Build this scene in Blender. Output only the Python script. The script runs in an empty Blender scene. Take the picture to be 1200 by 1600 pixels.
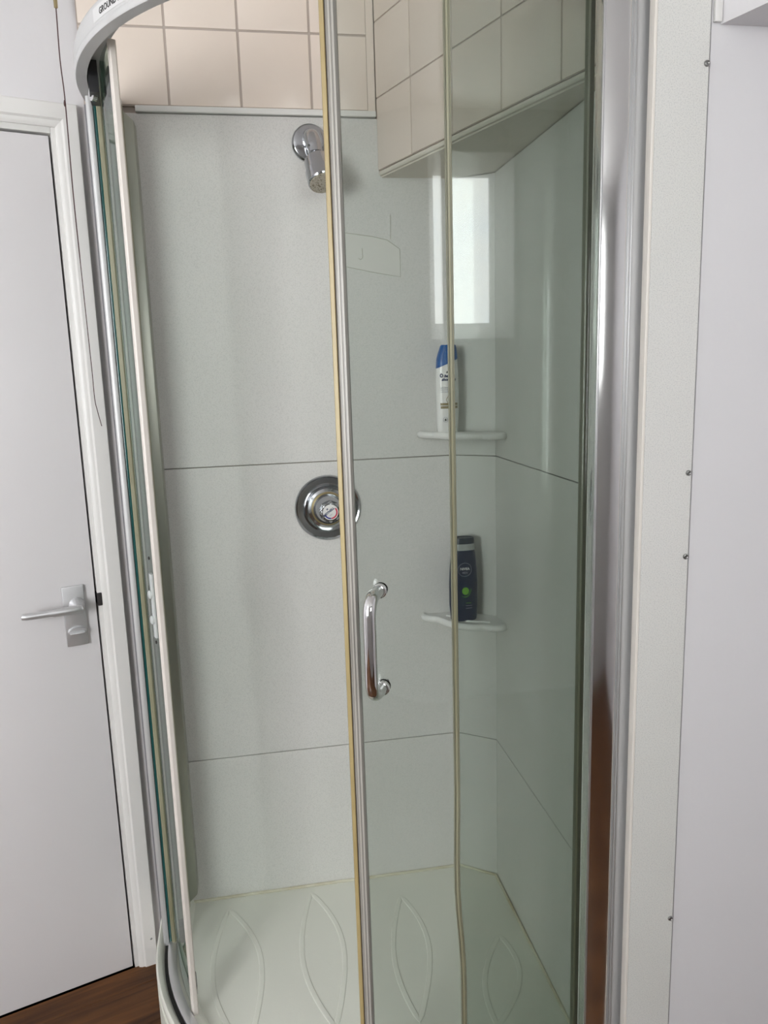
import bpy, bmesh, math, random
import numpy as np
from mathutils import Vector, Matrix

scene = bpy.context.scene
random.seed(4)

# ---------------------------------------------------------------- camera
FPX = 1200.0                                   # focal length in pixels of the 1200 x 1600 frame
dn = np.array([200.0, 6500.0, FPX]); dn /= np.linalg.norm(dn)
xa = np.array([7200.0, -445.0, FPX]); xa -= dn * xa.dot(dn); xa /= np.linalg.norm(xa)
up = -dn
ya = np.cross(up, xa)
if ya[2] < 0: ya = -ya
R = np.array([xa, ya, up])
cam_data = bpy.data.cameras.new('camera')
cam = bpy.data.objects.new('camera', cam_data)
scene.collection.objects.link(cam)
cam_data.sensor_fit = 'HORIZONTAL'
cam_data.sensor_width = 36.0
cam_data.lens = 36.0 * FPX / 1200.0
cam_data.clip_start = 0.02
CAM_Z = 1.482
r_, d_, f_ = R[:, 0], R[:, 1], R[:, 2]
m = Matrix(((r_[0], -d_[0], -f_[0], 0), (r_[1], -d_[1], -f_[1], 0), (r_[2], -d_[2], -f_[2], CAM_Z), (0, 0, 0, 1)))
cam.matrix_world = m
scene.camera = cam

# ---------------------------------------------------------------- world, light levels, exposure
world = bpy.data.worlds.new('world'); scene.world = world
world.use_nodes = True
wb = world.node_tree.nodes['Background']
wb.inputs['Color'].default_value = (0.75, 0.85, 1.0, 1)
wb.inputs['Strength'].default_value = 0.0
REAR_WINDOW = 7.0        # daylight in the frosted pane of the rear window
FILL_WINDOW = 16.0         # strength of the added fill-light window at the rear left
scene.view_settings.view_transform = 'Standard'
scene.view_settings.look = 'None'
scene.view_settings.exposure = 0.38
scene.view_settings.gamma = 1.0
scene.view_settings.use_curve_mapping = False
scene.cycles.max_bounces = 14
scene.cycles.diffuse_bounces = 6
scene.cycles.glossy_bounces = 6
scene.cycles.transparent_max_bounces = 24
scene.cycles.volume_bounces = 0
scene.cycles.caustics_reflective = False
scene.cycles.caustics_refractive = False
scene.cycles.sample_clamp_indirect = 6.0
scene.cycles.use_denoising = True

# ---------------------------------------------------------------- materials
def mat(name, color, rough=0.5, metal=0.0, spec=0.5, bump=None, vary=None, coat=0.0, trans=0.0):
    ma = bpy.data.materials.new(name); ma.use_nodes = True
    nt = ma.node_tree; b = nt.nodes['Principled BSDF']
    b.inputs['Base Color'].default_value = (*color, 1)
    b.inputs['Roughness'].default_value = rough
    b.inputs['Metallic'].default_value = metal
    b.inputs['Specular IOR Level'].default_value = spec
    b.inputs['Coat Weight'].default_value = coat
    b.inputs['Transmission Weight'].default_value = trans
    tc = nt.nodes.new('ShaderNodeTexCoord')
    if vary:                                      # (scale, second colour, stretch, low, high)
        sc, c2, st, lo, hi = vary
        mp = nt.nodes.new('ShaderNodeMapping'); mp.inputs['Scale'].default_value = st
        nz = nt.nodes.new('ShaderNodeTexNoise'); nz.inputs['Scale'].default_value = sc; nz.inputs['Detail'].default_value = 5
        rp = nt.nodes.new('ShaderNodeValToRGB')
        rp.color_ramp.elements[0].position = lo; rp.color_ramp.elements[1].position = hi
        rp.color_ramp.elements[0].color = (*c2, 1); rp.color_ramp.elements[1].color = (*color, 1)
        nt.links.new(tc.outputs['Object'], mp.inputs['Vector']); nt.links.new(mp.outputs['Vector'], nz.inputs['Vector'])
        nt.links.new(nz.outputs['Fac'], rp.inputs['Fac']); nt.links.new(rp.outputs['Color'], b.inputs['Base Color'])
    if bump:                                      # (scale, strength, distance)
        nz2 = nt.nodes.new('ShaderNodeTexNoise'); nz2.inputs['Scale'].default_value = bump[0]; nz2.inputs['Detail'].default_value = 4
        bp = nt.nodes.new('ShaderNodeBump'); bp.inputs['Strength'].default_value = bump[1]; bp.inputs['Distance'].default_value = bump[2]
        nt.links.new(tc.outputs['Object'], nz2.inputs['Vector']); nt.links.new(nz2.outputs['Fac'], bp.inputs['Height'])
        nt.links.new(bp.outputs['Normal'], b.inputs['Normal'])
    return ma

M = {}
M['paint'] = mat('lilac_white_wall_paint', (0.71, 0.70, 0.715), 0.55, bump=(60, 0.10, 0.004))
M['rear_paint'] = mat('shade_darkened_rear_paint', (0.46, 0.455, 0.44), 0.6)  # wall shade put into the colour, dims its reflection in the glass
M['ceiling'] = mat('white_ceiling_paint', (0.78, 0.77, 0.76), 0.7)
M['door'] = mat('white_gloss_door_paint', (0.74, 0.72, 0.73), 0.33, bump=(35, 0.08, 0.003))
M['trim'] = mat('white_gloss_trim_paint', (0.76, 0.75, 0.73), 0.35, bump=(50, 0.10, 0.003))
M['grout'] = mat('tan_grout', (0.44, 0.38, 0.335), 0.9)
M['tile'] = mat('cream_glazed_tile', (0.78, 0.69, 0.61), 0.22, vary=(4, (0.745, 0.655, 0.575), (1, 1, 1), 0.35, 0.65))
M['plaster'] = mat('cream_filler', (0.70, 0.66, 0.58), 0.7, bump=(80, 0.3, 0.003))
M['alu'] = mat('satin_aluminium', (0.62, 0.62, 0.62), 0.33, metal=0.85)
M['alu_pale'] = mat('pale_grey_aluminium', (0.55, 0.55, 0.55), 0.45, metal=0.3)
M['alu_green'] = mat('weathered_greenish_aluminium', (0.40, 0.41, 0.35), 0.35, metal=0.5, vary=(6, (0.30, 0.32, 0.27), (1, 1, 0.3), 0.35, 0.6))
M['chrome'] = mat('polished_chrome', (0.78, 0.78, 0.79), 0.06, metal=1.0)
M['jamb'] = mat('polished_aluminium_jamb', (0.80, 0.80, 0.80), 0.13, metal=1.0)
M['satin'] = mat('satin_chrome', (0.66, 0.66, 0.67), 0.42, metal=0.8)
M['rail'] = mat('pale_grey_rail_coating', (0.60, 0.60, 0.60), 0.4, vary=(9, (0.54, 0.53, 0.53), (1, 1, 3), 0.3, 0.55))
M['dirt'] = mat('black_grime', (0.02, 0.02, 0.018), 0.8)
M['gap'] = mat('dark_gap', (0.035, 0.03, 0.03), 0.9)
M['seal_gold'] = mat('yellowed_clear_seal', (0.50, 0.40, 0.20), 0.35, vary=(3, (0.36, 0.27, 0.12), (1, 1, 0.6), 0.35, 0.6))
M['seal_grey'] = mat('grey_translucent_seal', (0.30, 0.285, 0.26), 0.3)
M['seal_pale'] = mat('pale_grey_seal', (0.46, 0.44, 0.40), 0.3)
M['pane_edge'] = mat('dark_teal_glass_edge', (0.015, 0.085, 0.08), 0.15)
M['seal_dark'] = mat('dark_olive_seal', (0.20, 0.20, 0.14), 0.4)
M['wall_shade'] = mat('shade_darkened_wall_paint', (0.23, 0.225, 0.24), 0.6)  # shade beside the enclosure put into the wall colour
M['fitting'] = mat('dim_reflection_chrome', (0.46, 0.47, 0.49), 0.12, metal=1.0)  # chrome with dimmer surroundings put into its colour
M['seal_olive'] = mat('olive_aged_seal', (0.335, 0.325, 0.225), 0.35, vary=(5, (0.25, 0.235, 0.145), (1, 1, 0.5), 0.35, 0.6))
M['seal_white'] = mat('off_white_seal', (0.74, 0.69, 0.64), 0.4, vary=(7, (0.62, 0.57, 0.52), (1, 1, 0.6), 0.3, 0.5))
M['acrylic'] = mat('cream_white_acrylic', (0.74, 0.75, 0.68), 0.35, bump=(220, 0.12, 0.001))
M['white_plastic'] = mat('white_plastic', (0.78, 0.78, 0.76), 0.3)
M['shampoo_white'] = mat('white_bottle_plastic', (0.82, 0.82, 0.80), 0.25)
M['blue_cap'] = mat('blue_cap_plastic', (0.012, 0.10, 0.33), 0.3)
M['navy'] = mat('navy_bottle_plastic', (0.010, 0.020, 0.052), 0.3, vary=(40, (0.03, 0.06, 0.085), (1, 1, 0.6), 0.30, 0.42))
M['navy_cap'] = mat('slate_cap_plastic', (0.028, 0.040, 0.055), 0.35)
M['silver_band'] = mat('silver_grey_band', (0.42, 0.44, 0.43), 0.35)
M['ink_navy'] = mat('navy_ink', (0.015, 0.03, 0.10), 0.5)
M['ink_black'] = mat('black_ink', (0.02, 0.02, 0.02), 0.6)
M['ink_grey'] = mat('grey_ink', (0.30, 0.30, 0.36), 0.6)
M['ink_white'] = mat('white_ink', (0.75, 0.75, 0.75), 0.5)
M['ink_gold'] = mat('gold_brown_ink', (0.27, 0.22, 0.12), 0.5)
M['ink_lime'] = mat('lime_green_ink', (0.16, 0.42, 0.04), 0.5)
M['ink_green'] = mat('dark_green_ink', (0.05, 0.20, 0.03), 0.5)
M['ink_red'] = mat('red_ink', (0.55, 0.02, 0.06), 0.4)
M['ink_blue'] = mat('blue_ink', (0.01, 0.02, 0.25), 0.4)
M['sticker'] = mat('pale_sticker', (0.70, 0.70, 0.70), 0.45)
M['sealant'] = mat('yellowed_sealant', (0.66, 0.64, 0.52), 0.5, bump=(90, 0.4, 0.002), vary=(14, (0.55, 0.50, 0.36), (1, 1, 1), 0.35, 0.55))
M['lime'] = mat('limescale_spray_face', (0.50, 0.46, 0.38), 0.9, bump=(700, 0.8, 0.002), vary=(260, (0.20, 0.17, 0.12), (1, 1, 1), 0.35, 0.5))
M['cord'] = mat('dark_red_brown_cord', (0.09, 0.045, 0.045), 0.8)
M['brass'] = mat('aged_brass', (0.38, 0.31, 0.17), 0.35, metal=0.8)
M['black_plastic'] = mat('black_plastic', (0.02, 0.02, 0.022), 0.35)
M['screw'] = mat('grey_steel', (0.32, 0.32, 0.31), 0.35, metal=1.0)
M['clear_mount'] = mat('clear_plastic_mount', (0.50, 0.53, 0.52), 0.2)
M['mark'] = mat('greyish_wall_mark', (0.50, 0.49, 0.42), 0.6)
M['mark_pale'] = mat('pale_wall_patch', (0.715, 0.715, 0.675), 0.5)
M['lip'] = mat('cream_panel_edge', (0.80, 0.76, 0.70), 0.4)

def speckled(name, base, dark, rough, scale):
    ma = mat(name, base, rough)
    nt = ma.node_tree; b = nt.nodes['Principled BSDF']
    tc = nt.nodes.new('ShaderNodeTexCoord')
    n1 = nt.nodes.new('ShaderNodeTexNoise'); n1.inputs['Scale'].default_value = scale; n1.inputs['Detail'].default_value = 3
    n2 = nt.nodes.new('ShaderNodeTexNoise'); n2.inputs['Scale'].default_value = 2.2; n2.inputs['Detail'].default_value = 3
    r1 = nt.nodes.new('ShaderNodeValToRGB')
    r1.color_ramp.elements[0].position = 0.33; r1.color_ramp.elements[0].color = (*dark, 1)
    r1.color_ramp.elements[1].position = 0.52; r1.color_ramp.elements[1].color = (*base, 1)
    mx = nt.nodes.new('ShaderNodeMix'); mx.data_type = 'RGBA'; mx.blend_type = 'MULTIPLY'
    r2 = nt.nodes.new('ShaderNodeValToRGB')
    r2.color_ramp.elements[0].position = 0.35; r2.color_ramp.elements[0].color = (0.955, 0.965, 0.95, 1)
    r2.color_ramp.elements[1].position = 0.65; r2.color_ramp.elements[1].color = (1, 1, 1, 1)
    mx.inputs['Factor'].default_value = 1.0
    nt.links.new(tc.outputs['Object'], n1.inputs['Vector']); nt.links.new(tc.outputs['Object'], n2.inputs['Vector'])
    nt.links.new(n1.outputs['Fac'], r1.inputs['Fac']); nt.links.new(n2.outputs['Fac'], r2.inputs['Fac'])
    nt.links.new(r1.outputs['Color'], mx.inputs['A']); nt.links.new(r2.outputs['Color'], mx.inputs['B'])
    nt.links.new(mx.outputs['Result'], b.inputs['Base Color'])
    bp = nt.nodes.new('ShaderNodeBump'); bp.inputs['Strength'].default_value = 0.08; bp.inputs['Distance'].default_value = 0.001
    nt.links.new(n1.outputs['Fac'], bp.inputs['Height']); nt.links.new(bp.outputs['Normal'], b.inputs['Normal'])
    return ma
M['panel'] = speckled('speckled_shower_panel', (0.725, 0.715, 0.695), (0.635, 0.63, 0.61), 0.38, 480)
M['panel_strip'] = speckled('speckled_panel_strip', (0.72, 0.715, 0.69), (0.60, 0.60, 0.585), 0.45, 560)

def glass(name):
    ma = bpy.data.materials.new(name); ma.use_nodes = True
    nt = ma.node_tree; nt.nodes.clear()
    out = nt.nodes.new('ShaderNodeOutputMaterial')
    fr = nt.nodes.new('ShaderNodeFresnel'); fr.inputs['IOR'].default_value = 1.5
    tr = nt.nodes.new('ShaderNodeBsdfTransparent'); tr.inputs['Color'].default_value = (0.872, 0.880, 0.871, 1)
    gl = nt.nodes.new('ShaderNodeBsdfGlossy'); gl.inputs['Roughness'].default_value = 0.0
    ge = nt.nodes.new('ShaderNodeNewGeometry')          # same reflectance on entering and on leaving the pane
    io = nt.nodes.new('ShaderNodeMix'); io.inputs['A'].default_value = 1.5; io.inputs['B'].default_value = 1 / 1.5
    nt.links.new(ge.outputs['Backfacing'], io.inputs['Factor']); nt.links.new(io.outputs['Result'], fr.inputs['IOR'])
    mx = nt.nodes.new('ShaderNodeMixShader')
    va = nt.nodes.new('ShaderNodeVolumeAbsorption'); va.inputs['Color'].default_value = (0.30, 0.72, 0.50, 1); va.inputs['Density'].default_value = 12.0
    nt.links.new(fr.outputs[0], mx.inputs[0]); nt.links.new(tr.outputs[0], mx.inputs[1]); nt.links.new(gl.outputs[0], mx.inputs[2])
    nt.links.new(mx.outputs[0], out.inputs['Surface']); nt.links.new(va.outputs[0], out.inputs['Volume'])
    return ma
M['glass'] = glass('green_tinted_safety_glass')

def frosted(name, strength):
    ma = bpy.data.materials.new(name); ma.use_nodes = True
    nt = ma.node_tree; nt.nodes.clear()
    out = nt.nodes.new('ShaderNodeOutputMaterial')
    em = nt.nodes.new('ShaderNodeEmission'); em.inputs['Strength'].default_value = strength
    tc = nt.nodes.new('ShaderNodeTexCoord'); nz = nt.nodes.new('ShaderNodeTexNoise'); nz.inputs['Scale'].default_value = 3.5; nz.inputs['Detail'].default_value = 6; nz.inputs['Roughness'].default_value = 0.7
    rp = nt.nodes.new('ShaderNodeValToRGB')
    rp.color_ramp.elements[0].position = 0.3; rp.color_ramp.elements[0].color = (0.84, 0.89, 0.94, 1)
    rp.color_ramp.elements[1].position = 0.7; rp.color_ramp.elements[1].color = (1.0, 0.985, 0.95, 1)
    nt.links.new(tc.outputs['Object'], nz.inputs['Vector']); nt.links.new(nz.outputs['Fac'], rp.inputs['Fac'])
    nt.links.new(rp.outputs['Color'], em.inputs['Color']); nt.links.new(em.outputs[0], out.inputs['Surface'])
    return ma
M['frost_rear'] = frosted('daylit_frosted_glass_rear', REAR_WINDOW)
M['frost_fill'] = frosted('frosted_fill_glass', FILL_WINDOW)

def wood(name):
    ma = bpy.data.materials.new(name); ma.use_nodes = True
    nt = ma.node_tree; b = nt.nodes['Principled BSDF']; b.inputs['Roughness'].default_value = 0.42; b.inputs['Specular IOR Level'].default_value = 0.3
    tc = nt.nodes.new('ShaderNodeTexCoord'); mp = nt.nodes.new('ShaderNodeMapping'); mp.inputs['Scale'].default_value = (1.2, 16, 16)
    oi = nt.nodes.new('ShaderNodeObjectInfo')
    ad = nt.nodes.new('ShaderNodeVectorMath'); ad.operation = 'ADD'
    nz = nt.nodes.new('ShaderNodeTexNoise'); nz.inputs['Scale'].default_value = 2.5; nz.inputs['Detail'].default_value = 8; nz.inputs['Distortion'].default_value = 0.6
    rp = nt.nodes.new('ShaderNodeValToRGB')
    rp.color_ramp.elements[0].position = 0.32; rp.color_ramp.elements[0].color = (0.038, 0.014, 0.005, 1)
    rp.color_ramp.elements[1].position = 0.68; rp.color_ramp.elements[1].color = (0.150, 0.060, 0.018, 1)
    nt.links.new(tc.outputs['Object'], mp.inputs['Vector']); nt.links.new(mp.outputs['Vector'], ad.inputs[0]); nt.links.new(oi.outputs['Random'], ad.inputs[1])
    nt.links.new(ad.outputs['Vector'], nz.inputs['Vector']); nt.links.new(nz.outputs['Fac'], rp.inputs['Fac']); nt.links.new(rp.outputs['Color'], b.inputs['Base Color'])
    return ma
M['wood'] = wood('red_brown_laminate')

# ---------------------------------------------------------------- mesh helpers
COL = scene.collection
def obj(name, bm, material, parent=None, smooth=30):
    me = bpy.data.meshes.new(name)
    bmesh.ops.recalc_face_normals(bm, faces=bm.faces[:])
    bm.to_mesh(me); bm.free()
    if material: me.materials.append(M[material])
    if smooth:
        me.polygons.foreach_set('use_smooth', [True] * len(me.polygons))
        me.set_sharp_from_angle(angle=math.radians(smooth))
    o = bpy.data.objects.new(name, me); COL.objects.link(o)
    if parent: o.parent = parent
    return o
def obj_at(name, bm, material, origin, parent=None, smooth=30):
    """mesh whose object origin sits at ORIGIN (world); the bmesh is in world coordinates"""
    bmesh.ops.translate(bm, verts=bm.verts[:], vec=-Vector(origin))
    o = obj(name, bm, material, None, smooth)
    o.location = origin
    if parent:
        o.parent = parent
        o.location = Vector(origin) - world_loc(parent)
    return o
def world_loc(o):
    v = o.location.copy()
    while o.parent: o = o.parent; v += o.location
    return v
def wobj(name, bm, material, parent, smooth=30):
    """part whose bmesh is in world coordinates, parented to PARENT (no rotations on parents)"""
    bmesh.ops.translate(bm, verts=bm.verts[:], vec=-world_loc(parent))
    return obj(name, bm, material, parent, smooth)
def empty(name, loc):
    o = bpy.data.objects.new(name, None); COL.objects.link(o); o.location = loc; o.empty_display_size = 0.05
    return o
def tag(o, label, cat, group=None):
    o['label'] = label; o['category'] = cat
    if group: o['group'] = group
    return o
def struct(o, label=None):
    o['kind'] = 'structure'
    if label: o['label'] = label
    return o
def box(bm, lo, hi, bevel=0.0, seg=2):
    lo = Vector(lo); hi = Vector(hi)
    r = bmesh.ops.create_cube(bm, size=1.0)
    vs = r['verts']
    for v in vs:
        v.co = Vector((lo[i] + (v.co[i] + 0.5) * (hi[i] - lo[i]) for i in range(3)))
    if bevel:
        es = list({e for v in vs for e in v.link_edges})
        bmesh.ops.bevel(bm, geom=es, offset=bevel, segments=seg, affect='EDGES', profile=0.6)
    return bm
def nb(): return bmesh.new()
def prism(bm, pts, z0, z1, bevel=0.0):
    bot = [bm.verts.new((x, y, z0)) for x, y in pts]; top = [bm.verts.new((x, y, z1)) for x, y in pts]
    n = len(pts)
    bm.faces.new(bot[::-1]); ft = bm.faces.new(top)
    for i in range(n): bm.faces.new((bot[i], bot[(i + 1) % n], top[(i + 1) % n], top[i]))
    if bevel:
        bmesh.ops.bevel(bm, geom=list(ft.edges), offset=bevel, segments=3, affect='EDGES', profile=0.5)
    return bm
def frame_of(axis):
    a = Vector(axis).normalized()
    t = Vector((0, 0, 1)) if abs(a.z) < 0.9 else Vector((1, 0, 0))
    u = t.cross(a).normalized(); v = a.cross(u).normalized()
    return a, u, v
def lathe(bm, origin, axis, prof, n=48, cap=True):
    """PROF: (distance along axis, radius)"""
    a, u, v = frame_of(axis); o = Vector(origin); rings = []
    for d, r in prof:
        rings.append([bm.verts.new(o + a * d + (u * math.cos(2 * math.pi * k / n) + v * math.sin(2 * math.pi * k / n)) * max(r, 1e-5)) for k in range(n)])
    for i in range(len(rings) - 1):
        for k in range(n): bm.faces.new((rings[i][k], rings[i][(k + 1) % n], rings[i + 1][(k + 1) % n], rings[i + 1][k]))
    if cap:
        bm.faces.new(rings[0][::-1]); bm.faces.new(rings[-1])
    return bm
def tube(bm, pts, rad, n=12, closed=False):
    pts = [Vector(p) for p in pts]; rings = []
    N = len(pts); prev = None
    for i, p in enumerate(pts):
        if closed: t = pts[(i + 1) % N] - pts[i - 1]
        else: t = pts[min(i + 1, N - 1)] - pts[max(i - 1, 0)]
        t.normalize()
        if prev is None:
            _, u, v = frame_of(t)
        else:
            u = (prev - t * prev.dot(t)).normalized(); v = t.cross(u)
        prev = u
        r = rad[i] if isinstance(rad, (list, tuple)) else rad
        rings.append([bm.verts.new(p + (u * math.cos(2 * math.pi * k / n) + v * math.sin(2 * math.pi * k / n)) * r) for k in range(n)])
    for i in range(N if closed else N - 1):
        A, B = rings[i], rings[(i + 1) % N]
        for k in range(n): bm.faces.new((A[k], A[(k + 1) % n], B[(k + 1) % n], B[k]))
    if not closed: bm.faces.new(rings[0][::-1]); bm.faces.new(rings[-1])
    return bm
def smooth_path(pts, per=8):
    """Catmull-Rom through PTS"""
    P = [Vector(p) for p in pts]; P = [2 * P[0] - P[1]] + P + [2 * P[-1] - P[-2]]; out = []
    for i in range(1, len(P) - 2):
        for k in range(per):
            t = k / per; a, b, c, d = P[i - 1], P[i], P[i + 1], P[i + 2]
            out.append(0.5 * ((2 * b) + (c - a) * t + (2 * a - 5 * b + 4 * c - d) * t * t + (3 * b - a - 3 * c + d) * t ** 3))
    out.append(P[-2]); return out
def sweep(bm, plan, prof, closed_prof=True):
    """PLAN: list of ((x, y), (nx, ny)) with outward normals; PROF: closed (n, z) section"""
    rings = [[bm.verts.new((p[0] + q[0] * n_, p[1] + q[1] * n_, z)) for n_, z in prof] for p, q in plan]
    K = len(prof)
    for i in range(len(rings) - 1):
        for k in range(K):
            bm.faces.new((rings[i][k], rings[i][(k + 1) % K], rings[i + 1][(k + 1) % K], rings[i + 1][k]))
    bm.faces.new(rings[0][::-1]); bm.faces.new(rings[-1])
    return bm
def text_bm(s, size, place, depth=0.0003, align='LEFT', bold=0.0, shear=0.0):
    """flat lettering as a mesh; PLACE maps (x, y, height) to a world point"""
    cu = bpy.data.curves.new('text', 'FONT'); cu.body = s; cu.size = size; cu.align_x = align; cu.extrude = depth; cu.offset = bold; cu.shear = shear
    cu.resolution_u = 3
    to = bpy.data.objects.new('text', cu); COL.objects.link(to)
    dg = bpy.context.evaluated_depsgraph_get()
    me = bpy.data.meshes.new_from_object(to.evaluated_get(dg))
    bm = nb(); bm.from_mesh(me)
    bpy.data.objects.remove(to); bpy.data.curves.remove(cu); bpy.data.meshes.remove(me)
    for v in bm.verts: v.co = Vector(place(v.co.x, v.co.y, v.co.z))
    return bm

# ================================================================ THE SETTING
YA = 1.82            # face of the shower's back wall
XB = 0.572           # face of the shower's side wall
YC = 1.045           # face of the wall to the right of the shower
TRAY = 0.156         # shower tray floor
CEIL = 2.50
P0 = Vector((-0.305, 1.836))                       # where door wall and back wall meet
DD = Vector((-0.947, -0.3213)).normalized()        # along the door wall, to the left
DN = Vector((DD.y, -DD.x)) * -1                    # its normal
if DN.y > 0: DN = -DN                              # into the room
XL, XR, YR = -2.25, 1.70, -1.00
uL = (XL - P0.x) / DD.x
PL = P0 + DD * uL

def rot_box(bm, u0, u1, d0, d1, z0, z1, bevel=0.0):
    """box in door-wall coordinates: u along the wall from its corner, d out of the wall into the room"""
    b = nb(); box(b, (u0, d0, z0), (u1, d1, z1), bevel)
    for v in b.verts:
        p = P0 + DD * v.co.x + DN * v.co.y
        v.co = Vector((p.x, p.y, v.co.z))
    me = bpy.data.meshes.new('tmp'); b.to_mesh(me); b.free(); bm.from_mesh(me); bpy.data.meshes.remove(me)
    return bm
def DW(u, d, z):
    p = P0 + DD * u + DN * d
    return Vector((p.x, p.y, z))

# floor with laminate planks, each clipped to the room
bm = nb(); room = [(XL, YR), (XR, YR), (XR, YC), (XB + 0.05, YC), (XB + 0.05, 1.88), (P0.x, 1.88), (P0.x, P0.y), (PL.x, PL.y)]
prism(bm, room, -0.06, -0.013)
floor = struct(obj('floor', bm, 'gap', None, 0), 'red-brown wooden laminate floor')
ang = math.atan2(-DD.y, -DD.x); ex = Vector((math.cos(ang), math.sin(ang), 0)); ey = Vector((-ex.y, ex.x, 0))
clips = [((XL, 0, 0), (-1, 0, 0)), ((XR, 0, 0), (1, 0, 0)), ((0, YR, 0), (0, -1, 0)), ((0, YA, 0), (0, 1, 0)), ((P0.x, P0.y, 0), (-DN.x, -DN.y, 0))]
PW, PLEN = 0.128, 1.25
base = Vector((P0.x, P0.y, 0))
for j in range(-30, 12):
    off = (j * 0.437) % 1.0 * PLEN
    for i in range(-4, 4):
        a = base + ex * (i * PLEN + off) + ey * (j * PW + 0.062)
        b = nb(); box(b, (0.0006, 0.0006, -0.013), (PLEN - 0.0006, PW - 0.0006, 0.0), 0.0010, 1)
        mt = Matrix.Translation(a) @ Matrix.Rotation(ang, 4, 'Z')
        b.transform(mt)
        for co, no in clips:
            if not b.verts: break
            r = bmesh.ops.bisect_plane(b, geom=b.verts[:] + b.edges[:] + b.faces[:], plane_co=co, plane_no=no, clear_outer=True)
            es = [e for e in r['geom_cut'] if isinstance(e, bmesh.types.BMEdge)]
            if es and b.faces: bmesh.ops.edgeloop_fill(b, edges=es)
        if len(b.faces) < 5: b.free(); continue
        cx = sum(v.co.x for v in b.verts) / len(b.verts); cy = sum(v.co.y for v in b.verts) / len(b.verts)
        if cx > XB + 0.02 and cy > YC + 0.02: b.free(); continue
        b.transform(mt.inverted())
        o = obj('floor_plank', b, 'wood', floor, 0)
        o.location = a; o.rotation_euler = (0, 0, ang)

# ceiling
bm = nb(); prism(bm, room, CEIL, CEIL + 0.06)
struct(obj('ceiling', bm, 'ceiling', None, 0))

# back wall of the shower: base, cream filler, panels, tiles, cap strip
bm = nb(); box(bm, (P0.x, YA + 0.010, 0), (XB + 0.06, YA + 0.07, CEIL))
wall_back = struct(obj('wall_back', bm, 'grout', None, 0), 'shower back wall, speckled panels below cream tiles')
JZ = [TRAY + 0.002, 0.5425, 1.2725, 2.036]
def wall_panel(parent, lo, hi):
    b = nb(); box(b, lo, hi, 0.0008, 1)
    return obj('wall_panel', b, 'panel', parent, 0)
for i in range(3):
    wall_panel(wall_back, (-0.276, YA, JZ[i] + 0.0010), (0.490, YA + 0.010, JZ[i + 1] - 0.0010))
# wall strip left of the panels, its shade put into the grey
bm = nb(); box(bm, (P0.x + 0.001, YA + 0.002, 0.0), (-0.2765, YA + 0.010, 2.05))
obj('shaded_wall_strip', bm, 'wall_shade', wall_back, 0)
bm = nb(); box(bm, (-0.288, YA - 0.010, 0.17), (-0.274, YA + 0.009, 2.030), 0.002)
obj('panel_edge_strip', bm, 'alu_pale', wall_back)
bm = nb(); box(bm, (-0.2, YA - 0.009, 2.0365), (0.3165, YA + 0.009, 2.0485), 0.0015)
obj('panel_cap_strip', bm, 'white_plastic', wall_back)
GA, G = 0.0042, 0.0026
def tile_on(parent, frame, s0, s1, z0, z1):
    """glazed tile in wall coordinates; FRAME maps (s, depth) to plan"""
    b = nb(); box(b, (s0, 0, z0), (s1, 0.008, z1), 0.0022, 2)
    for v in b.verts:
        p = frame(v.co.x, v.co.y); v.co = Vector((p[0], p[1], v.co.z))
    return obj('wall_tile', b, 'tile', parent, 30)
fa = lambda s, d: (s, YA + 0.010 - d)
xs = [-0.304, -0.129, 0.023, 0.176, 0.3005]
zs = [2.0505, 2.2045, 2.3565, 2.499]
for i in range(4):
    for j in range(3):
        tile_on(wall_back, fa, xs[i] + GA / 2, xs[i + 1] - (GA / 2 if i < 3 else 0.0002), zs[j] + GA / 2, zs[j + 1] - GA / 2)
bm = nb(); box(bm, (0.3006, YA + 0.0022, 2.05), (0.3175, YA + 0.0095, 2.499))
obj('corner_filler', bm, 'tile', wall_back, 0)
bm = nb(); box(bm, (P0.x + 0.001, YA + 0.0040, 2.0495), (0.3005, YA + 0.0099, 2.499)); obj('grout_bed', bm, 'grout', wall_back, 0)
# faint rectangle on the back wall: pale patch, outline, hook mark
def marks(path, w):
    b = nb(); P = [Vector((x, YA - 0.0006, z)) for x, z in path]
    tube(b, P, w, 6); return b
bm = nb(); pts = [(0.236, 1.792), (0.30, 1.784), (0.335, 1.776), (0.364, 1.756), (0.364, 1.694), (0.30, 1.705), (0.236, 1.718)]
vs = [bm.verts.new((x, YA - 0.0004, z)) for x, z in pts]; vb = [bm.verts.new((x, YA + 0.001, z)) for x, z in pts]
bm.faces.new(vs)
for i in range(len(pts)): bm.faces.new((vs[i], vs[(i + 1) % 7], vb[(i + 1) % 7], vb[i]))
obj('pale_patch', bm, 'mark_pale', wall_back, 0)
obj('wall_mark', marks([(0.236, 1.792), (0.30, 1.784), (0.335, 1.776), (0.364, 1.756), (0.364, 1.694), (0.30, 1.705), (0.236, 1.718)], 0.0008), 'mark', wall_back)
obj('wall_mark', marks([(0.276, 1.758), (0.277, 1.738), (0.272, 1.733), (0.267, 1.736)], 0.0009), 'mark', wall_back)
obj('wall_mark', marks([(0.344, 1.832), (0.343, 1.778)], 0.0007), 'mark', wall_back)

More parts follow.
